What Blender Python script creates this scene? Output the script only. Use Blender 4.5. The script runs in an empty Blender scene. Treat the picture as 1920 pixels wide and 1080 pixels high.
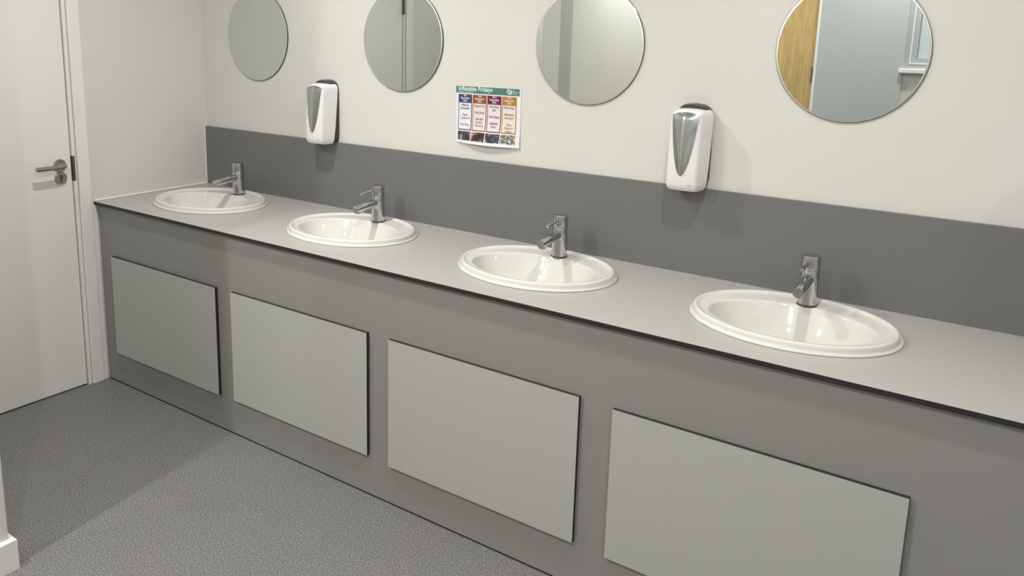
import bpy, bmesh, math, random
from mathutils import Vector, Matrix
random.seed(4)
sc = bpy.context.scene
COL = sc.collection
PI = math.pi

# ------------------------------------------------------------------ camera
cam_d = bpy.data.cameras.new('camera'); cam = bpy.data.objects.new('camera', cam_d); COL.objects.link(cam)
yaw, pitch, roll = 0.6056, -0.1905, 0.0214
cy_, sy_, cp_, sp_ = math.cos(yaw), math.sin(yaw), math.cos(pitch), math.sin(pitch)
fwd = Vector((-sy_*cp_, cy_*cp_, sp_)); r0 = Vector((cy_, sy_, 0)); u0 = r0.cross(fwd)
rv = r0*math.cos(roll)+u0*math.sin(roll); uv = -r0*math.sin(roll)+u0*math.cos(roll)
m = Matrix((rv, uv, -fwd)).transposed().to_4x4(); m.translation = (3.4097, -2.5507, 1.6162)
cam.matrix_world = m
cam_d.sensor_width = 36; cam_d.lens = 1505.23/1920*36
cam_d.shift_x = 73.63/1920; cam_d.shift_y = -182.24/1920
cam_d.clip_start = 0.05
sc.camera = cam

# ------------------------------------------------------------------ world, exposure
w = bpy.data.worlds.new('world'); sc.world = w; w.use_nodes = True
w.node_tree.nodes['Background'].inputs[0].default_value = (0.9, 0.93, 1, 1)
w.node_tree.nodes['Background'].inputs[1].default_value = 0.05
sc.view_settings.view_transform = 'Standard'; sc.view_settings.look = 'None'
sc.view_settings.gamma = 1; sc.view_settings.use_curve_mapping = False
sc.view_settings.exposure = 0.10
CEIL = 2.65
LAMPS = [(1.15, -1.0, 17), (2.9, -0.95, 11), (4.35, -0.95, 5), (1.2, -2.55, 26), (2.75, -2.6, 17), (4.4, -2.55, 8), (0.5, -2.5, 6)]  # last lamp is an added fill that brightens the passage and lower left
LAMP_COL = (1.0, 0.985, 0.955)

# ------------------------------------------------------------------ materials
def mat(name, col, rough=.5, metal=0, ior=1.5, noise=None, bump=None, coat=0):
    """noise=(scale, amount[, detail]) colour variation ; bump=(scale, strength)"""
    M = bpy.data.materials.new(name); M.use_nodes = True
    nt = M.node_tree; b = nt.nodes['Principled BSDF']
    b.inputs['Base Color'].default_value = (*col, 1); b.inputs['Roughness'].default_value = rough
    b.inputs['Metallic'].default_value = metal; b.inputs['IOR'].default_value = ior
    b.inputs['Coat Weight'].default_value = coat
    tc = nt.nodes.new('ShaderNodeTexCoord')
    if noise:
        n = nt.nodes.new('ShaderNodeTexNoise'); n.inputs['Scale'].default_value = noise[0]
        n.inputs['Detail'].default_value = noise[2] if len(noise) > 2 else 3
        nt.links.new(tc.outputs['Object'], n.inputs['Vector'])
        r = nt.nodes.new('ShaderNodeValToRGB'); a = noise[1]
        r.color_ramp.elements[0].position = .3; r.color_ramp.elements[1].position = .7
        r.color_ramp.elements[0].color = (*[c*(1-a) for c in col], 1)
        r.color_ramp.elements[1].color = (*[min(1, c*(1+a)) for c in col], 1)
        nt.links.new(n.outputs['Fac'], r.inputs['Fac']); nt.links.new(r.outputs['Color'], b.inputs['Base Color'])
    if bump:
        n2 = nt.nodes.new('ShaderNodeTexNoise'); n2.inputs['Scale'].default_value = bump[0]
        nt.links.new(tc.outputs['Object'], n2.inputs['Vector'])
        bp = nt.nodes.new('ShaderNodeBump'); bp.inputs['Strength'].default_value = bump[1]; bp.inputs['Distance'].default_value = .002
        nt.links.new(n2.outputs['Fac'], bp.inputs['Height']); nt.links.new(bp.outputs['Normal'], b.inputs['Normal'])
    return M

WALL = mat("wall_paint", (.672, .66, .628), .75, noise=(3, .012), bump=(90, .12))
CEILM = mat('ceiling_paint', (.82, .81, .78), .9, noise=(2, .01))
GLOSSW = mat("white_gloss_paint", (.80, .79, .755), .38, noise=(4, .01))
SILIC = mat('white_sealant', (.88, .87, .84), .35, noise=(20, .02))
TOPM = mat("light_grey_laminate", (.42, .412, .392), .42, noise=(260, .035, 2))
FASC = mat("mid_grey_laminate", (.268, .268, .259), .45, noise=(240, .03, 2))
SPL = mat("dark_grey_laminate", (.160, .161, .158), .42, noise=(240, .03, 2))
PANM = mat("pale_grey_laminate", (.44, .45, .427), .45, noise=(240, .02, 2))
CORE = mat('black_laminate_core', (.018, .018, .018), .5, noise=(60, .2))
CERAM = mat("white_vitreous_china", (.68, .672, .635), .05, ior=1.40, noise=(5, .008))
CHROME = mat('chrome', (.54, .55, .56), .07, 1, noise=(8, .02))
CHROMED = mat('dark_chrome_ring', (.12, .12, .12), .3, .8, noise=(8, .02))  # darker, duller chrome for the tap base ring
STEEL = mat('satin_stainless_steel', (.40, .385, .35), .3, 1, noise=(50, .08))
DKMET = mat('dark_bronzed_steel', (.16, .155, .145), .38, .9, noise=(60, .2))
MIRR = mat("mirror_silvering", (.70, .745, .735), .0, 1, noise=(1, .002))
MBEV = mat("mirror_bevel", (.82, .84, .81), .38, 1, noise=(5, .01))
MEDGE = mat('mirror_edge_and_gap_shade', (.07, .075, .07), .15, .6, noise=(9, .05))
PLAST = mat('glossy_white_plastic', (.80, .78, .80), .22, noise=(6, .008))
DPLAST = mat('charcoal_plastic', (.045, .043, .042), .35, noise=(30, .1))
VISOR = mat('silver_grey_visor', (.50, .53, .52), .10, .92, noise=(4, .02))
OAK = None
def oak():
    M = mat('oak_veneer', (.52, .36, .15), .5)
    nt = M.node_tree; b = nt.nodes['Principled BSDF']; tc = nt.nodes.new('ShaderNodeTexCoord')
    mp = nt.nodes.new('ShaderNodeMapping'); mp.inputs['Scale'].default_value = (9, 9, .9)
    n = nt.nodes.new('ShaderNodeTexNoise'); n.inputs['Scale'].default_value = 5; n.inputs['Detail'].default_value = 6; n.inputs['Distortion'].default_value = 1.2
    r = nt.nodes.new('ShaderNodeValToRGB')
    r.color_ramp.elements[0].position = .3; r.color_ramp.elements[0].color = (.44, .29, .105, 1)
    r.color_ramp.elements[1].position = .7; r.color_ramp.elements[1].color = (.60, .43, .19, 1)
    nt.links.new(tc.outputs['Object'], mp.inputs['Vector']); nt.links.new(mp.outputs['Vector'], n.inputs['Vector'])
    nt.links.new(n.outputs['Fac'], r.inputs['Fac']); nt.links.new(r.outputs['Color'], b.inputs['Base Color'])
    return M
OAK = oak()
def floor_mat():
    M = mat('grey_safety_vinyl', (.2, .2, .195), .55)
    nt = M.node_tree; b = nt.nodes['Principled BSDF']; tc = nt.nodes.new('ShaderNodeTexCoord')
    n = nt.nodes.new('ShaderNodeTexNoise'); n.inputs['Scale'].default_value = 215; n.inputs['Detail'].default_value = 2
    r = nt.nodes.new('ShaderNodeValToRGB'); cr = r.color_ramp
    cr.elements[0].position = .32; cr.elements[0].color = (.075, .075, .073, 1)
    cr.elements[1].position = .72; cr.elements[1].color = (.46, .46, .445, 1)
    e = cr.elements.new(.47); e.color = (.178, .178, .175, 1)
    e = cr.elements.new(.58); e.color = (.205, .205, .201, 1)
    n2 = nt.nodes.new('ShaderNodeTexNoise'); n2.inputs['Scale'].default_value = 2.5
    mx = nt.nodes.new('ShaderNodeMix'); mx.data_type = 'RGBA'; mx.blend_type = 'MULTIPLY'; mx.inputs[0].default_value = .12
    bp = nt.nodes.new('ShaderNodeBump'); bp.inputs['Strength'].default_value = .2; bp.inputs['Distance'].default_value = .0015
    for q in (n, n2): nt.links.new(tc.outputs['Object'], q.inputs['Vector'])
    nt.links.new(n.outputs['Fac'], r.inputs['Fac']); nt.links.new(r.outputs['Color'], mx.inputs[6]); nt.links.new(n2.outputs['Color'], mx.inputs[7])
    nt.links.new(mx.outputs[2], b.inputs['Base Color']); nt.links.new(n.outputs['Fac'], bp.inputs['Height']); nt.links.new(bp.outputs['Normal'], b.inputs['Normal'])
    return M
FLOOR = floor_mat()
LENS = bpy.data.materials.new('lamp_lens'); LENS.use_nodes = True
_b = LENS.node_tree.nodes['Principled BSDF']; _b.inputs['Base Color'].default_value = (.9, .9, .88, 1)
_b.inputs['Emission Color'].default_value = (*LAMP_COL, 1); _b.inputs['Emission Strength'].default_value = 8

# ------------------------------------------------------------------ helpers
def obj(name, bm, mats, parent=None, smooth=False, loc=None, angle=35):
    me = bpy.data.meshes.new(name)
    bmesh.ops.recalc_face_normals(bm, faces=bm.faces)
    if smooth:
        for f in bm.faces: f.smooth = True
        for e in bm.edges:
            if len(e.link_faces) == 2 and e.calc_face_angle(0) > math.radians(angle): e.smooth = False
    bm.to_mesh(me); bm.free()
    for q in (mats if isinstance(mats, (list, tuple)) else [mats]): me.materials.append(q)
    o = bpy.data.objects.new(name, me); COL.objects.link(o)
    if parent: o.parent = parent
    if loc: o.location = loc
    return o
def tag(o, label=None, cat=None, group=None, kind=None):
    if label: o['label'] = label
    if cat: o['category'] = cat
    if group: o['group'] = group
    if kind: o['kind'] = kind
    return o
def empty(name, loc, label=None, cat=None, group=None, kind=None):
    o = bpy.data.objects.new(name, None); o.empty_display_size = .1; COL.objects.link(o); o.location = loc
    return tag(o, label, cat, group, kind)
def box(bm, x0, x1, y0, y1, z0, z1, mi=0, bev=0, seg=2):
    vs = [bm.verts.new((x, y, z)) for x in (x0, x1) for y in (y0, y1) for z in (z0, z1)]
    idx = [(0, 1, 3, 2), (4, 6, 7, 5), (0, 4, 5, 1), (2, 3, 7, 6), (0, 2, 6, 4), (1, 5, 7, 3)]
    fs = [bm.faces.new([vs[i] for i in q]) for q in idx]
    for f in fs: f.material_index = mi
    if bev:
        es = {e for f in fs for e in f.edges}
        r = bmesh.ops.bevel(bm, geom=list(es), offset=bev, segments=seg, affect='EDGES', profile=.5)
        for f in r['faces']: f.material_index = mi
    return fs
def bx(*a, **k):
    bm = bmesh.new(); box(bm, *a, **k); return bm
def rings(bm, rs, cap0=True, cap1=True, mi=0, closed=True):
    """rs: list of lists of points, each ring the same length"""
    V = [[bm.verts.new(p) for p in r] for r in rs]; n = len(V[0])
    for a, b in zip(V, V[1:]):
        for i in range(n if closed else n-1):
            f = bm.faces.new((a[i], a[(i+1) % n], b[(i+1) % n], b[i])); f.material_index = mi
    if cap0: bm.faces.new(V[0]).material_index = mi
    if cap1: bm.faces.new(V[-1]).material_index = mi
    return V
def tube(bm, pts, rad, n=24, mi=0, caps=True):
    """round tube along points; rad scalar or list"""
    pts = [Vector(p) for p in pts]; R = rad if isinstance(rad, (list, tuple)) else [rad]*len(pts)
    rs = []; prev = None
    for i, p in enumerate(pts):
        a = pts[max(i-1, 0)]; b = pts[min(i+1, len(pts)-1)]
        if (b-a).length < 1e-9: t = prev_t
        else: t = (b-a).normalized()
        prev_t = t
        if prev is None: s = t.orthogonal().normalized()
        else: s = (prev - t*prev.dot(t)).normalized()
        prev = s; q = t.cross(s)
        rs.append([p+(s*math.cos(2*PI*k/n)+q*math.sin(2*PI*k/n))*R[i] for k in range(n)])
    return rings(bm, rs, caps, caps, mi)
def lathe(bm, prof, axis='z', c=(0, 0, 0), n=40, mi=0, cap0=True, cap1=True):
    c = Vector(c); rs = []
    for r, h in prof:
        r = max(r, 1e-5); ring = []
        for k in range(n):
            a, b = r*math.cos(2*PI*k/n), r*math.sin(2*PI*k/n)
            ring.append(c+Vector({'z': (a, b, h), 'y': (a, h, b), 'x': (h, a, b)}[axis]))
        rs.append(ring)
    return rings(bm, rs, cap0, cap1, mi)
def struct(name, bm, m, parent=None, smooth=False):
    o = obj(name, bm, m, parent, smooth)
    if not parent: o['kind'] = 'structure'
    return o

# ------------------------------------------------------------------ room shell
H = 0.85; D = 0.6188; FP = 0.604
RX = 5.2; BY = -3.0
FLO = struct('floor', bx(-.12, RX+.1, BY-.12, .12, -.1, 0), FLOOR)
CEI = struct('ceiling', bx(-.12, RX+.1, BY-.12, .12, CEIL+.001, CEIL+.1), CEILM)
struct('wall_back', bx(0, RX, 0, .12, 0, CEIL), WALL)
# left wall with the opening for the white door
DY0, DY1, DZ = -1.575, -.690, 2.03
bm = bmesh.new()
box(bm, -.12, 0, DY1, .12, 0, CEIL); box(bm, -.12, 0, BY-.12, DY0, 0, CEIL); box(bm, -.12, 0, DY0, DY1, DZ, CEIL)
struct('wall_left', bm, WALL)
struct('wall_right', bx(RX, RX+.1, BY-.12, .12, 0, CEIL), WALL)
# front wall (behind the camera) with openings for the oak door and the window
OX0, OX1 = 1.40, 2.232
WX0, WX1, WZ0, WZ1 = 2.735, 3.50, 1.478, 2.15
bm = bmesh.new()
for a in ((0, OX0, 0, CEIL), (OX0, OX1, 2.04, CEIL), (OX1, WX0, 0, CEIL), (WX0, WX1, 0, WZ0), (WX0, WX1, WZ1, CEIL), (WX1, RX, 0, CEIL)):
    box(bm, a[0], a[1], BY-.12, BY, a[2], a[3])
struct('wall_front', bm, WALL)
# short partition whose end shows at the lower left of the picture
PX0, PX1, PYE = .935, 1.045, -1.549
struct('wall_partition', bx(PX0, PX1, BY, PYE, 0, CEIL, bev=.003, seg=1), WALL)
bm = bmesh.new()
def skirt(bm, pts, h=.1):
    """pts: list of (outer xy, wall xy) stations running along the wall"""
    rs = []
    for (ox, oy), (wx, wy) in pts:
        o, w_ = Vector((ox, oy, 0)), Vector((wx, wy, 0)); z = Vector((0, 0, 1))
        rs.append([w_, o, o+z*(h-.004), o+(w_-o)*.25+z*h, w_+z*(h+.001)])
    rings(bm, rs)
skirt(bm, [((PX1+.016, BY), (PX1+.0005, BY)), ((PX1+.016, PYE+.016), (PX1+.0005, PYE+.0005)), ((PX0-.016, PYE+.016), (PX0-.0005, PYE+.0005)), ((PX0-.016, BY), (PX0-.0005, BY))])
struct('baseboard_partition', bm, GLOSSW)
bm = bmesh.new(); skirt(bm, [((.016, -1.66), (.0005, -1.66)), ((.016, BY), (.0005, BY))]); struct('baseboard_left', bm, GLOSSW)
struct('trim_1', bx(-.010, .006, -FP-.030, -FP-.004, .0, H-.016, bev=.003), GLOSSW)   # white strip beside the fascia
# grey pilaster strip on the partition (seen in a mirror)
struct('trim_2', bx(PX1+.0002, PX1+.002, -1.905, -1.765, .12, CEIL), PANM)

# white door and frame
d = empty('door_1', (0, DY1, 0), kind='structure')
def loc_child(o, p):
    o.parent = p; o.matrix_parent_inverse = Matrix.Translation(-Vector(p.location)); return o
def part(name, bm, m, parent, smooth=False, label=None, angle=35):
    """bm is in world coordinates; child stored relative to parent's location"""
    bmesh.ops.translate(bm, verts=bm.verts, vec=-Vector(parent.matrix_basis.translation))
    o = obj(name, bm, m, parent, smooth, angle=angle)
    if label: o['label'] = label
    return o
part('door_leaf', bx(-.050, -.006, DY0+.019, DY1-.016, .006, DZ-.018, bev=.0015, seg=1), GLOSSW, d)
bm = bmesh.new()
for y0, y1 in ((DY1-.0125, DY1), (DY0, DY0+.0155)): box(bm, -.118, .003, y0, y1, 0, DZ)
box(bm, -.118, .003, DY0+.0155, DY1-.0125, DZ-.014, DZ)
part('door_frame', bm, GLOSSW, d)
bm = bmesh.new()
for y0, y1 in ((DY1+.004, DY1+.058), (DY0-.070, DY0-.004)): box(bm, 0, .014, y0, y1, 0, DZ+.06, bev=.004)
box(bm, 0, .0135, DY0-.004, DY1+.004, DZ+.004, DZ+.06, bev=.003)
part('architrave', bm, GLOSSW, d)
bm = bmesh.new(); box(bm, -.05, .0042, DY1-.0130, DY1-.003, .955, 1.066, bev=.001, seg=1)
part('strike_plate', bm, DKMET, d, label='dark metal strike plate')
for z in (.25, 1.745):
    bm = bmesh.new(); box(bm, -.04, .002, DY0+.0162, DY0+.0185, z, z+.1)
    tube(bm, [(.006, DY0+.017, z), (.006, DY0+.017, z+.1)], .0065, 16)
    part('hinge', bm, DKMET, d, True, label='dark metal hinge')
HY, HZ = -.757, 1.030
def lever_handle(parent):
    bm = bmesh.new(); lathe(bm, [(.027, -.006), (.027, .0005), (.0262, .0018), (.0105, .0022), (.0105, .005)], 'x', (0, HY, HZ), 48)
    rose = part('handle_rose', bm, STEEL, parent, True)
    bm = bmesh.new()
    pts = [(.0, HY, HZ), (.032, HY, HZ)]
    for k in range(1, 8):
        a = k/7*PI/2; pts.append((.032+.016*math.sin(a), HY-.016*(1-math.cos(a)), HZ))
    pts.append((.048, HY-.126, HZ)); tube(bm, pts, .0098, 24)
    part('lever', bm, STEEL, parent, True)
    bm = bmesh.new(); lathe(bm, [(.0265, -.006), (.0265, .0005), (.0255, .0018), (.012, .002)], 'x', (0, HY, HZ-.056), 48)
    part('lock_rose', bm, STEEL, parent, True)
    bm = bmesh.new()
    lathe(bm, [(.0078, .001), (.0078, .0036), (.006, .004)], 'x', (0, HY, HZ-.050), 24)
    box(bm, .001, .0035, HY-.0042, HY+.0042, HZ-.073, HZ-.054, bev=.001)
    part('lock_cylinder', bm, DKMET, parent, True)
lever_handle(d)

# oak door seen in the right-hand mirror
d2 = empty('door_2', (OX1, BY, 0), kind='structure')
bm = bmesh.new(); box(bm, OX0+.022, OX1-.013, BY-.045, BY-.004, .008, 2.02, bev=.002, seg=1)
part('door_leaf', bm, OAK, d2)
bm = bmesh.new(); box(bm, OX1-.010, OX1+.006, BY-.1, BY+.012, 0, 2.035); box(bm, OX0-.006, OX0+.02, BY-.1, BY+.006, 0, 2.035); box(bm, OX0+.02, OX1-.01, BY-.1, BY+.006, 2.024, 2.04)
part('door_frame', bm, GLOSSW, d2)
bm = bmesh.new(); tube(bm, [(OX1-.015, BY+.004, 1.365), (OX1-.015, BY+.004, 1.465)], .007, 16); part('hinge', bm, DKMET, d2, True)

# grey laminate panel beside the oak door
lp = obj('wall_panel', bx(OX1+.0065, WX0-.001, BY+.0005, BY+.013, .0, 2.1), mat('cool_grey_laminate', (.475, .488, .485), .45, noise=(200, .02)))
tag(lp, 'tall pale grey laminate wall panel beside the oak door, seen in the right-hand mirror', 'wall panel')
# window seen in the right-hand mirror
wn = empty('window_1', (WX0, BY, WZ0), kind='structure')
GREYF = mat('grey_window_frame', (.46, .48, .49), .4, noise=(20, .02))
def rect_frame(x0, x1, z0, z1, w_, y0, y1):
    bm = bmesh.new()
    for a in ((x0, x0+w_, z0, z1), (x1-w_, x1, z0, z1), (x0+w_, x1-w_, z0, z0+w_), (x0+w_, x1-w_, z1-w_, z1)): box(bm, a[0], a[1], y0, y1, a[2], a[3])
    return bm
part('window_frame', rect_frame(WX0, WX1, WZ0, WZ1, .026, BY-.07, BY-.012), GREYF, wn)
part('white_bead', rect_frame(WX0+.0262, WX1-.0262, WZ0+.0262, WZ1-.0262, .008, BY-.07, BY-.008), GLOSSW, wn)
part('sash', rect_frame(WX0+.0344, WX1-.0344, WZ0+.0344, WZ1-.0344, .028, BY-.068, BY-.016), GREYF, wn)
PANE = mat('frosted_glass', (.62, .68, .70), .45, noise=(40, .03))
part('window_pane', bx(WX0+.0626, WX1-.0626, BY-.055, BY-.049, WZ0+.0626, WZ1-.0626), PANE, wn)
part('window_sill', bx(WX0-.02, WX1+.02, BY-.08, BY+.035, WZ0-.028, WZ0-.001, bev=.004), GLOSSW, wn)

# ------------------------------------------------------------------ downlights
g = 'round recessed downlights in the ceiling'
pl = ['above the leftmost sink', 'above the right-hand soap dispenser', 'above the right end of the worktop', 'near the partition end',
      "in the middle of the room", "in the right rear of the room", "added out of view as fill light in the passage beyond the partition"]
for (x, y, P), where in zip(LAMPS, pl):
    t = empty('downlight', (x, y, CEIL), 'white round recessed ceiling downlight '+where, 'light', g)
    bm = bmesh.new(); lathe(bm, [(.062, CEIL+.0005), (.075, CEIL+.0002), (.074, CEIL-.004), (.060, CEIL-.006), (.056, CEIL+.0005)], 'z', (x, y, 0), 40, cap0=False, cap1=False)
    part('bezel', bm, GLOSSW, t, True)
    bm = bmesh.new(); lathe(bm, [(.055, CEIL+.0005), (.054, CEIL-.001), (.03, CEIL-.0015)], 'z', (x, y, 0), 32)
    part('lens', bm, LENS, t, True)
    L = bpy.data.lights.new('lamp', 'AREA'); L.shape = 'DISK'; L.size = .06; L.energy = P; L.color = LAMP_COL; L.spread = math.radians(165)
    lo = bpy.data.objects.new('lamp', L); COL.objects.link(lo); lo.parent = t; lo.location = (0, 0, -.010)

# ------------------------------------------------------------------ vanity: worktop, splashback, fascia, panels
CX = [0.4080, 1.2680, 2.1080, 2.9330]      # basin centres
BYC = [-.2985, -.2905, -.2890, -.2940]
TX = [0.4132, 1.2780, 2.1170, 2.9400]
TY = -.1453
BA, BB = .2794, .2247
VX1 = RX-.0005
bm = bmesh.new()
def loop(pts, z):
    vs = [bm.verts.new((x, y, z)) for x, y in pts]
    return [bm.edges.new((vs[i], vs[(i+1) % len(vs)])) for i in range(len(vs))]
es = loop([(.001, -D), (VX1, -D), (VX1, -.0132), (.001, -.0132)], H)
for cx, cyb in zip(CX, BYC):
    es += loop([(cx+(BA-.018)*math.cos(2*PI*k/72), cyb+(BB-.018)*math.sin(2*PI*k/72)) for k in range(72)], H)
bmesh.ops.triangle_fill(bm, use_beauty=True, edges=es)
r = bmesh.ops.extrude_face_region(bm, geom=bm.faces[:])
bmesh.ops.translate(bm, verts=[v for v in r['geom'] if isinstance(v, bmesh.types.BMVert)], vec=(0, 0, -.0135))
bmesh.ops.recalc_face_normals(bm, faces=bm.faces)
for f in bm.faces:
    f.material_index = 1 if (abs(f.normal.z) < .5 or f.calc_center_median().z < H-.01) else 0
wt = obj('vanity_worktop', bm, [TOPM, CORE])
tag(wt, 'long light grey laminate worktop with black edge holding four white sinks', 'worktop')
bd = obj('sealant_bead', bx(.0012, .0078, -D+.002, -.0155, H+.0003, H+.008, bev=.002, seg=1), SILIC, wt); bd['label'] = 'white sealant bead along the left wall'

sp = obj("splashback", bx(.006, VX1, -.0125, -.0005, H-.0135, H+.294, bev=.0008, seg=1), SPL)
tag(sp, 'long dark grey laminate splashback along the wall behind the taps', 'splashback')
bd = obj('sealant_bead', bx(.001, .0058, -.0125, -.0008, H-.001, H+.294), SILIC, sp); bd['label'] = 'white sealant bead in the corner'
bd = obj('sealant_bead', bx(.006, VX1, -.0150, -.0126, H+.0002, H+.0022), mat('grey_sealant', (.42, .42, .41), .3, noise=(30, .1)), sp); bd['label'] = 'thin grey sealant bead along the foot'

fa = obj('vanity_fascia', bx(.006, VX1, -FP, -FP+.012, .007, H-.0137), FASC)
tag(fa, 'long mid grey laminate front board of the vanity under the worktop', 'vanity front')
o = obj('gap_shadow_strip', bx(.006, VX1, -FP+.001, -FP+.011, .0006, .0068), CORE, fa); o['label'] = 'black strip standing in for the shadow gap at the floor'  # solid black strip paints the shade of the gap under the board
o = obj('sealant_bead', bx(.0008, .0058, -FP-.002, -FP+.011, .001, H-.0137), SILIC, fa); o['label'] = 'white sealant bead against the left wall'
PXS = [(.1062, .8339), (.9278, 1.6429), (1.7405, 2.4541), (2.5585, 3.2918)]
PZ = [(.155, .612), (.1588, .6133), (.1511, .6135), (.1478, .6075)]
who = ['below the leftmost sink, nearest the white door', 'below the second sink from the left', 'below the third sink from the left', 'below the rightmost sink']
for (x0, x1), (z0, z1), wh in zip(PXS, PZ, who):
    bm = bmesh.new()
    fs = box(bm, x0, x1, -FP-.0135, -FP-.0003, z0, z1, mi=1); fs[4].material_index = 1
    for f in bm.faces:
        c = f.calc_center_median()
        if abs(c.y-(-FP-.0135)) < 1e-4: f.material_index = 0
    o = obj('access_panel', bm, [PANM, CORE])
    tag(o, 'pale grey rectangular access panel with black edges '+wh, 'panel', 'access panels on the vanity front')

# ------------------------------------------------------------------ basins
def ell(a, b, yo, z, n=96): return [(a*math.cos(2*PI*k/n), yo+b*math.sin(2*PI*k/n), z) for k in range(n)]
def make_basin():
    root = empty('basin', (0, 0, 0))
    bm = bmesh.new()
    prof = [(BA-.003, BB-.003, 0, .0006), (BA, BB, 0, .0012), (BA, BB, 0, .0042), (BA-.0012, BB-.0012, 0, .0056), (BA-.0050, BB-.0050, 0, .0060), (BA-.0075, BB-.0075, 0, .0062), (BA-.0085, BB-.0085, 0, .0072),
            (BA-.0090, BB-.0090, 0, .0130), (BA-.0098, BB-.0098, 0, .0190), (BA-.0118, BB-.0118, 0, .0222), (BA-.0158, BB-.0158, 0, .0238), (BA-.0200, BB-.0200, 0, .0232), (BA-.0232, BB-.0232, 0, .0210),
            (BA-.0262, BB-.0262, 0, .0184), (BA-.031, BB-.031, 0, .0170), (.2355, .1800, -.004, .0163), (.2255, .1585, -.0205, .0158), (.2215, .1530, -.0240, .0154), (.2195, .1505, -.0248, .0146),
            (.2175, .1485, -.0255, .0128), (.2160, .1470, -.026, .0095), (.2110, .1425, -.0275, -.0040), (.2000, .1335, -.029, -.022), (.1885, .1250, -.031, -.044), (.1720, .1140, -.033, -.068),
            (.1500, .1000, -.035, -.091), (.1220, .0830, -.038, -.110), (.0900, .0640, -.040, -.123), (.0580, .0460, -.041, -.131), (.0300, .0280, -.041, -.135), (.0210, .0210, -.041, -.137)]
    rings(bm, [ell(*p) for p in prof], False, False)
    # outer underside of the bowl
    under = [(.0210, .0210, -.041, -.150), (.09, .07, -.040, -.140), (.16, .115, -.035, -.108), (.20, .145, -.030, -.060), (.222, .165, -.022, -.016), (.258, .203, 0, .0002), (BA-.003, BB-.003, 0, .0006)]
    rings(bm, [ell(*p) for p in under], True, False)
    bmesh.ops.remove_doubles(bm, verts=bm.verts, dist=1e-5)
    obj('bowl', bm, CERAM, root, True, angle=60)
    bm = bmesh.new(); lathe(bm, [(.0215, -.1365), (.0205, -.1345), (.016, -.1340), (.0145, -.1355), (.010, -.1352), (.0005, -.1350)], 'z', (0, -.041, 0), 32)
    o = obj('waste', bm, CHROME, root, True); o['label'] = 'chrome waste fitting'
    return root
def drops(seed, pts):
    rnd = random.Random(seed); bm = bmesh.new()
    prof_f = lambda x, y: None
    for (cx, cy, n, s) in pts:
        for _ in range(n):
            x = cx+rnd.gauss(0, s); y = cy+rnd.gauss(0, s*.8)
            rr = math.sqrt((x/.2085)**2+((y+.032)/.140)**2)
            if rr > .9: continue
            t = [(1.0, -.003), (.955, -.022), (.895, -.044), (.815, -.068), (.71, -.091), (.585, -.110), (.44, -.123), (.29, -.131), (.0, -.137)]
            z = -.135
            for (a, za), (b, zb) in zip(t, t[1:]):
                if b <= rr <= a: z = zb+(za-zb)*(rr-b)/(a-b); break
            q = rnd.uniform(.0011, .0026)
            mt = Matrix.Translation((x, y, z+.0012)) @ Matrix.Diagonal((q, q, q*.6, 1))
            bmesh.ops.create_uvsphere(bm, u_segments=10, v_segments=6, radius=1, matrix=mt)
    return bm
WATER = mat('water_droplet', (.93, .94, .93), .02, ior=1.33, noise=(3, .002)); WATER.node_tree.nodes['Principled BSDF'].inputs['Transmission Weight'].default_value = .7
def copy_tree(o, parent=None):
    c = o.copy(); COL.objects.link(c)
    if parent: c.parent = parent
    for ch in list(o.children): copy_tree(ch, c)
    return c
blab = ['leftmost white oval basin, nearest the white door', 'second white oval basin from the left in the worktop', 'third white oval basin from the left in the worktop', 'rightmost and largest-looking white oval basin in the worktop']
proto = make_basin(); bas = []
for i in range(4):
    o = proto if i == 0 else copy_tree(proto)
    bas.append(o)
for i, o in enumerate(bas):
    o.location = (CX[i], BYC[i], H)
    tag(o, blab[i], 'sink', 'oval inset basins in a row')
for i, pts in enumerate([[(-.02, -.10, 9, .014), (-.09, .03, 3, .01), (.03, -.125, 6, .02)], [(-.02, -.08, 9, .018), (.04, -.02, 5, .012), (.08, -.10, 6, .02)], [(-.03, -.075, 12, .022), (-.08, .04, 3, .02)], [(.03, -.05, 3, .03), (-.06, -.06, 3, .02)]]):
    o = obj('water_droplets', drops(i, pts), WATER, bas[i], True); o['kind'] = 'stuff'; o['label'] = 'clear water droplets left in the bowl'

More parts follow.
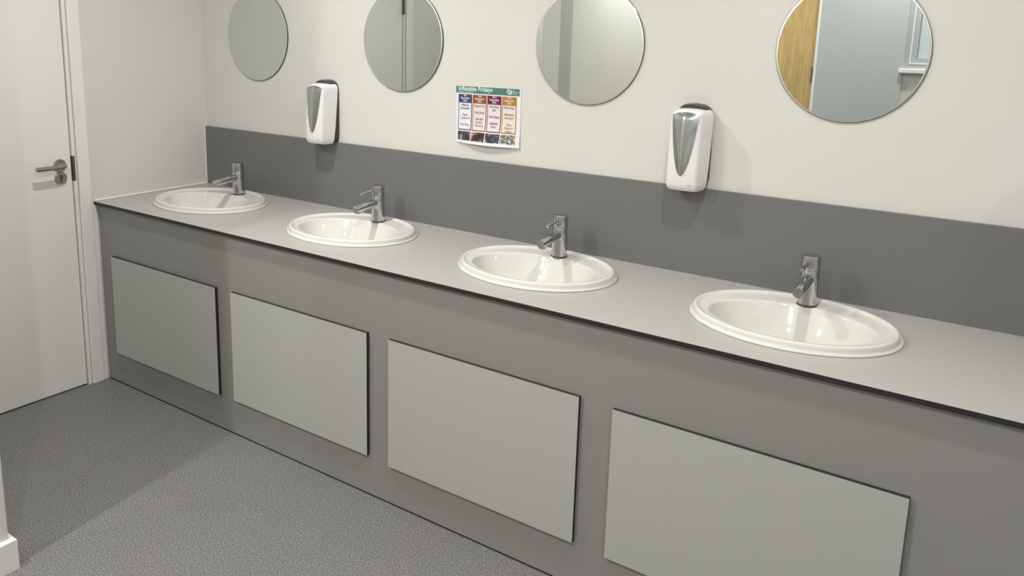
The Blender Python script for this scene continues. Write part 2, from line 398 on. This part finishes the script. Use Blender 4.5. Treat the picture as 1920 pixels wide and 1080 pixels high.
# ------------------------------------------------------------------ mixer taps
TZ = H+.0182
def make_tap(pin_rot=0):
    root = empty('mixer_tap', (0, 0, 0))
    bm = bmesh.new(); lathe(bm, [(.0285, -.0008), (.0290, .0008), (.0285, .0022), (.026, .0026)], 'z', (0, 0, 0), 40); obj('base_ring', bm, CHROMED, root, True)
    bm = bmesh.new(); lathe(bm, [(.0262, .0024), (.0270, .0034), (.0268, .012), (.0265, .05), (.0263, .08), (.0262, .1045), (.0258, .1052), (.0248, .1054)], 'z', (0, 0, 0), 48); obj('body', bm, CHROME, root, True)
    bm = bmesh.new()
    s0, s1 = Vector((0, -.008, .0790)), Vector((0, -.133, .0665)); dr = (s1-s0).normalized()
    V = tube(bm, [s0, s0+(s1-s0)*.5, s1-dr*.002, s1], [.0163, .0158, .0153, .0146], 32)
    obj('spout', bm, CHROME, root, True)
    bm = bmesh.new(); a = s1-dr*.014+Vector((0, 0, -.0105)); tube(bm, [a, a+Vector((0, -.0012, -.0070)), a+Vector((0, -.0013, -.008))], [.0112, .0112, .0100], 24)
    obj('aerator', bm, CHROME, root, True)
    cap = None
    bm = bmesh.new(); lathe(bm, [(.0248, .1056), (.0262, .1064), (.0263, .1085), (.0263, .1440), (.0258, .1458), (.0242, .1466), (.0005, .1468)], 'z', (0, 0, 0), 48)
    cap = obj('handle_cap', bm, CHROME, root, True)
    bm = bmesh.new(); tube(bm, [(0, -.018, .1290), (0, -.055, .1250), (0, -.090, .1212), (0, -.0915, .1210)], [.0052, .0052, .0056, .0044], 18)
    tube(bm, [(0, -.022, .1285), (0, -.0285, .1279)], .0072, 18)
    pin = obj('lever_pin', bm, CHROME, cap, True)
    return root, cap
proto, cap = make_tap()
taps = [proto]+[copy_tree(proto) for _ in range(3)]
tl = ['chrome mixer tap on the leftmost sink, lever pin turned towards the room', 'chrome mixer tap on the second sink from the left, long lever pin pointing left',
      'chrome mixer tap on the third sink from the left, between the two soap dispensers', 'chrome mixer tap on the rightmost sink, spout pointing at the viewer']
pinrot = [50, -6, 0, -3]
for i, o in enumerate(taps):
    o.location = (TX[i], TY, TZ)
    tag(o, tl[i], 'tap', 'chrome basin mixer taps')
    for ch in o.children:
        if ch.name.startswith('handle_cap'): ch.rotation_euler.z = math.radians(pinrot[i])

# ------------------------------------------------------------------ mirrors
MX = [.4069, 1.2837, 2.1201, 2.9581]; MZ = [1.5962, 1.5931, 1.5935, 1.5973]
ml = ['leftmost round frameless wall mirror, reflecting plain grey', 'second round frameless wall mirror, above and left of the poster, reflecting a door edge',
      'third round frameless wall mirror, above and right of the poster, reflecting a bright wall', 'rightmost round frameless wall mirror, reflecting an oak door']
def make_mirror():
    root = empty('round_mirror', (0, 0, 0))
    R = .207
    bm = bmesh.new(); lathe(bm, [(R-.006, -.0075), (R-.006, -.0076), (.0005, -.00762)], 'y', (0, 0, 0), 128, cap0=False); 
    for f in bm.faces: f.smooth = False
    obj('mirror_face', bm, MIRR, root)
    bm = bmesh.new(); lathe(bm, [(R-.0058, -.0075), (R-.0012, -.0068)], 'y', (0, 0, 0), 128, cap0=False, cap1=False); obj('bevelled_rim', bm, MBEV, root, True)
    bm = bmesh.new(); lathe(bm, [(R-.0012, -.0068), (R, -.0060), (R, -.0018), (R-.012, -.0012)], 'y', (0, 0, 0), 128, cap0=False, cap1=True); obj('backing', bm, MEDGE, root, True)  # dark front chamfer paints the shade line round the mirror; rest is glass edge
    return root
proto = make_mirror(); mirs = [proto]+[copy_tree(proto) for _ in range(3)]
for i, o in enumerate(mirs):
    o.location = (MX[i], 0, MZ[i]); tag(o, ml[i], 'mirror', 'round wall mirrors in a row')

# ------------------------------------------------------------------ soap dispensers
def sect(wf, wb, df, db, n=9, rc=.012):
    """half-plan of the housing: front half-width wf at depth df, rear half-width wb at depth db"""
    pts = [(-wb, -db)]
    fx, fy = -wf, -df
    # side facet to the front corner, rounded
    a = Vector((-wb, -db)); c = Vector((fx, fy)); b = Vector((0, fy-.006))
    p0 = c+(a-c).normalized()*min(rc, (a-c).length*.45); p1 = c+(b-c).normalized()*rc
    for k in range(n):
        t = k/(n-1); q = p0*(1-t)**2+c*2*t*(1-t)+p1*t**2; pts.append((q.x, q.y))
    m_ = 6
    for k in range(1, m_+1):
        t = k/m_; x = p1.x*(1-t); y = p1.y+(b.y-p1.y)*math.sin(t*PI/2); pts.append((x, y))
    pts += [(-x, y) for x, y in reversed(pts[:-1])]
    return pts
def make_dispenser():
    root = empty('soap_dispenser', (0, 0, 0))
    # back plate
    bm = bmesh.new()
    prof = [(-.1360, .046), (-.129, .054), (-.10, .0590), (0, .0595), (.10, .0575), (.128, .053), (.139, .0455), (.1475, .030), (.1515, 0)]
    out = [(w_, z) for z, w_ in prof]; outl = out[:-1]+[(0, .1515)]+[(-w_, z) for w_, z in reversed(out[:-1])]
    fr = [(x*.94, z) for x, z in outl]
    rings(bm, [[(x*.99, -.0008, z) for x, z in outl], [(x*.97, -.012, z) for x, z in outl], [(x*.90, -.032, z) for x, z in outl], [(x*.80, -.046, z*.985) for x, z in outl]])
    o = obj('back_plate', bm, DPLAST, root, True, angle=30); o['label'] = 'charcoal back plate'
    # white cover, lofted bottom to top
    st = [(-.1440, .030, .040, .055, .040), (-.1430, .040, .048, .076, .038), (-.1385, .0465, .0555, .0910, .037), (-.1290, .0490, .0605, .0985, .036), (-.115, .0500, .0620, .1010, .035), (-.06, .0505, .0630, .1000, .028), (0, .0505, .0630, .0970, .022),
          (.06, .0505, .0628, .0935, .016), (.105, .0495, .0618, .0900, .012), (.120, .0480, .0606, .0870, .011), (.1275, .0455, .0585, .0800, .011), (.1325, .042, .0545, .0660, .011), (.1365, .036, .0480, .0480, .011)]
    bm = bmesh.new(); rs = []
    for z, wf, wb, df, db in st:
        rs.append([(x, y, z-.006*max(0, abs(x)/.06)**2*(1 if z > .1 else 0)) for x, y in sect(wf, wb, df, db)])
    rings(bm, rs)
    cov = obj('cover', bm, PLAST, root, True, angle=32)
    # front surface depth for the visor
    def dep(z, x):
        for a, b in zip(st, st[1:]):
            if a[0] <= z <= b[0]:
                t = (z-a[0])/(b[0]-a[0]); wf = a[1]+(b[1]-a[1])*t; df = a[3]+(b[3]-a[3])*t; break
        else: wf, df = st[-1][1], st[-1][3]
        return df+.006*max(0, 1-(abs(x)/wf))
    def shield(t):   # half width against height, 0 bottom 1 top
        return .0480*math.sqrt(max(0, t))*(1-.08*t)
    Z0, Z1 = -.088, .116
    def grid(inset, lift, bulge, name, m, zsh=0):
        bm = bmesh.new(); nv, nu = 26, 14; G = []
        for i in range(nv+1):
            t = (i/nv)**1.3; row = []
            hw = max(shield(t)-inset, .0004)
            for j in range(nu+1):
                s = -1+2*j/nu; x = hw*s
                z = Z0+inset*1.2+(Z1-Z0-inset*2)*t + (.010*(1-s*s)*t**6)
                y = -(dep(min(z, .127), x)+lift+bulge*(1-s*s)*min(1, 4*t))
                row.append((x, y, z))
            G.append(row)
        front = [[bm.verts.new(p) for p in row] for row in G]; back = [[bm.verts.new((p[0], p[1]+.006+lift, p[2])) for p in row] for row in G]
        for A, fl in ((front, 0), (back, 1)):
            for i in range(nv):
                for j in range(nu): bm.faces.new((A[i][j], A[i][j+1], A[i+1][j+1], A[i+1][j]))
        ring_f = front[0]+[r_[-1] for r_ in front[1:]]+front[-1][-2::-1]+[r_[0] for r_ in front[-2:0:-1]]
        ring_b = back[0]+[r_[-1] for r_ in back[1:]]+back[-1][-2::-1]+[r_[0] for r_ in back[-2:0:-1]]
        n = len(ring_f)
        for i in range(n): bm.faces.new((ring_f[i], ring_f[(i+1) % n], ring_b[(i+1) % n], ring_b[i]))
        return obj(name, bm, m, root, True, angle=50)
    grid(-.0022, .0012, .0, 'visor_surround', PLAST)
    o = grid(.0, .0022, .0035, 'visor', VISOR); o['label'] = 'silver-grey shield-shaped window'
    # nozzle chin underneath and the small maker's mark slot
    bm = bmesh.new(); tube(bm, [(0, -.062, -.140), (0, -.062, -.1495)], [.015, .012], 20); obj('nozzle', bm, DPLAST, root, True)
    bm = bmesh.new(); box(bm, .012, .034, -dep(-.118, .024)-.0006, -dep(-.118, .024)+.004, -.1195, -.1165)
    o = obj('maker_mark', bm, mat('grey_print', (.30, .30, .31), .5, noise=(90, .2)), root); o['label'] = 'small grey printed mark'
    return root
proto = make_dispenser(); disp = [proto, copy_tree(proto)]
for o, x, z, l in zip(disp, (.8660, 2.5180), (1.2735, 1.2760), ('white soap dispenser with plain grey window, left of the poster between the first two mirrors', 'white soap dispenser with striped reflections in its window, right of the poster')):
    o.location = (x, 0, z); o.scale = (1, 1, .945); tag(o, l, 'soap dispenser', 'white wall soap dispensers')

# ------------------------------------------------------------------ poster
PW, PH = .297, .222
PXL, PZT = 1.556, 1.4270
def bend(x, z):
    """distance of the sheet from the wall; x from left, z from top (negative)"""
    t = max(0, (-z-.11)/(PH-.11))
    return .0016+.020*t*t*math.sin(PI*min(1, max(0, x/PW)))**1.2+.006*t*t*(x/PW)
po = empty('poster', (PXL, 0, PZT), 'landscape printed poster headed Inflatable Fridays, taped to the wall between two mirrors', 'poster')
po.rotation_euler.y = math.radians(-.3)
def flat(name, m, x0, x1, z0, z1, lift, parent=po, n=24, thick=0):
    bm = bmesh.new(); nx = max(2, int(n*(x1-x0)/PW)+1); nz = max(2, int(n*(z0-z1)/PH)+1)
    V = [[bm.verts.new((x0+(x1-x0)*i/nx, -bend(x0+(x1-x0)*i/nx, z1+(z0-z1)*j/nz)-lift, z1+(z0-z1)*j/nz)) for i in range(nx+1)] for j in range(nz+1)]
    for j in range(nz):
        for i in range(nx): bm.faces.new((V[j][i], V[j][i+1], V[j+1][i+1], V[j+1][i]))
    if thick:
        r = bmesh.ops.extrude_face_region(bm, geom=bm.faces[:]); bmesh.ops.translate(bm, verts=[v for v in r['geom'] if isinstance(v, bmesh.types.BMVert)], vec=(0, thick, 0))
    return obj(name, bm, m, parent, True, angle=60)
def ink(name, c): return mat(name, c, .35, noise=(60, .03))
PAPER = ink('laminated_paper', (.80, .79, .83)); WHITEI = ink('white_ink', (.88, .88, .86)); BLK = ink('black_ink', (.05, .045, .05))
flat('paper', PAPER, 0, PW, 0, -PH, 0, thick=.0004)
TEAL = ink('teal_ink', (.075, .215, .175))
flat('header_band', TEAL, .0005, PW-.006, -.002, -.0285, .0004)
def text(name, s, x, z, size, m, parent=po, align='LEFT', bold=0.0, lift=.0009, sx=1, ls=1.0):
    cu = bpy.data.curves.new(name, 'FONT'); cu.body = s; cu.size = size; cu.align_x = align; cu.offset = bold; cu.space_line = ls; cu.resolution_u = 3
    t = bpy.data.objects.new('tmp', cu); COL.objects.link(t)
    dg = bpy.context.evaluated_depsgraph_get(); me = bpy.data.meshes.new_from_object(t.evaluated_get(dg)); bpy.data.objects.remove(t); bpy.data.curves.remove(cu)
    for v in me.vertices:
        X = x+v.co.x*sx; Z = z+v.co.y; v.co = (X, -bend(X, Z)-lift, Z)
    me.name = name; me.materials.clear(); me.materials.append(m)
    o = bpy.data.objects.new(name, me); COL.objects.link(o); o.parent = parent; return o
PALE = ink('pale_mint_ink', (.72, .86, .80))
text('title_text', 'Inflatable Fridays', .011, -.0185, .0238, PALE, bold=.0004)
text('subtitle_text', 'Available in the sports hall', .011, -.0265, .0066, PALE, bold=.0001)
# logo: a white b with a swoosh
bm = bmesh.new()
def arc(cx, cz, r0_, r1_, a0, a1, n=24, f0=1, f1=1):
    V = []
    for k in range(n+1):
        a = math.radians(a0+(a1-a0)*k/n); f = f0+(f1-f0)*k/n
        V.append((bm.verts.new((cx+r0_*math.cos(a), -.0026, cz+r0_*math.sin(a))), bm.verts.new((cx+(r0_+(r1_-r0_)*f)*math.cos(a), -.0026, cz+(r0_+(r1_-r0_)*f)*math.sin(a)))))
    for (a, b), (c, d_) in zip(V, V[1:]): bm.faces.new((a, b, d_, c))
arc(.2490, -.0158, .0058, .0090, 0, 360, 36)
arc(.2490, -.0158, .0, .0030, 0, 360, 20)
arc(.2525, -.0085, .0150, .0185, 168, 238, 20, .55, 1)
bmesh.ops.create_cube(bm, size=1, matrix=Matrix.Translation((.2418, -.0025, -.0100)) @ Matrix.Diagonal((.0032, .0002, .0125, 1)))
obj('logo', bm, WHITEI, po)
text('logo_text', 'The\nBedfordshire\nCollege', .2592, -.0105, .0068, PALE, ls=.92)
cols = [((.040, .060, .155), 'navy', '9th', 'Inflatable\nBasketball\n\nGiant\nConnect 4\n\nFoot Pool', 'photo_tunnel'),
        ((.300, .090, .035), 'rust', '16th', 'Bungee Run\n\nGiant Jenga\n\nInflatable\nPenalty\nShootout', 'photo_goal'),
        ((.150, .018, .065), 'maroon', '23rd', 'Wrecking\nBall\n\nGiant Jenga\n\nInflatable\nDarts', 'photo_ball'),
        ((.430, .200, .035), 'ochre', '30th', 'Pillow Bash\n\nBasketball\nShootout\n\nGiant\nSnakes &\nLadders', 'photo_crowd')]
tints = [(.80, .80, .86), (.80, .70, .68), (.82, .72, .78), (.82, .72, .64)]
photocols = [((.02, .02, .03), (.09, .09, .12), (.38, .38, .24)), ((.025, .012, .014), (.06, .03, .03), (.55, .30, .24)), ((.015, .025, .04), (.03, .04, .06), (.62, .50, .42)), ((.02, .02, .02), (.22, .22, .16), (.60, .58, .58))]
for k, (c, cn, dt, act, ph) in enumerate(cols):
    x0 = .0125+k*.0675; x1 = x0+.0640
    I = ink(cn+'_ink', c)
    flat('column_frame', I, x0, x1, -.0330, -.1720, .0004)
    zt = -.0660
    flat('activity_box', ink(cn+'_tinted_paper', tints[k]), x0+.0035, x1-.0035, zt, -.1680, .0009)
    text('date_text', dt+'\nSeptember\n2022', (x0+x1)/2, -.0410, .0098, WHITEI, align='CENTER', bold=.00015, lift=.0009)
    n = act.count('\n')+1
    text('activity_text', act, (x0+x1)/2, -.0782, .0128, BLK if k in (0, 2) else ink('brown_grey_ink', (.20, .13, .12)), align='CENTER', bold=.0001, lift=.0014, sx=.80, ls=.99)
    P = mat(ph, photocols[k][1], .3); nt = P.node_tree; tc = nt.nodes.new('ShaderNodeTexCoord'); mp = nt.nodes.new('ShaderNodeMapping'); mp.inputs['Location'].default_value = (k*3.1, 0, k)
    nz_ = nt.nodes.new('ShaderNodeTexVoronoi' if k == 3 else 'ShaderNodeTexNoise'); nz_.inputs['Scale'].default_value = 110 if k == 3 else 45
    rp = nt.nodes.new('ShaderNodeValToRGB'); rp.color_ramp.elements[0].position = .3 if k != 3 else .1; rp.color_ramp.elements[1].position = .68 if k != 3 else .75
    rp.color_ramp.elements[0].color = (*photocols[k][0], 1); rp.color_ramp.elements[1].color = (*photocols[k][2], 1); e = rp.color_ramp.elements.new(.52); e.color = (*photocols[k][1], 1)
    nt.links.new(tc.outputs['Object'], mp.inputs['Vector']); nt.links.new(mp.outputs['Vector'], nz_.inputs['Vector']); nt.links.new(nz_.outputs[0], rp.inputs['Fac']); nt.links.new(rp.outputs['Color'], nt.nodes['Principled BSDF'].inputs['Base Color'])
    flat('photo', P, x0, x1, -.1765, -.2110, .0005)

# ------------------------------------------------------------------ unseen hand dryer, added right of the view to cast diagonal shade on the wall
hd = empty('added_hand_dryer', (3.64, 0, 1.29), 'added white hand dryer out of view right of the rightmost mirror, shading the wall', 'hand dryer')
bm = bmesh.new(); box(bm, -.14, .14, -.20, -.0008, -.13, .13, bev=.028, seg=4); obj('casing', bm, PLAST, hd, True)
bm = bmesh.new(); lathe(bm, [(.034, -.128), (.034, -.150), (.029, -.152), (.027, -.140)], 'z', (0, -.11, 0), 32); obj('air_outlet', bm, DPLAST, hd, True)
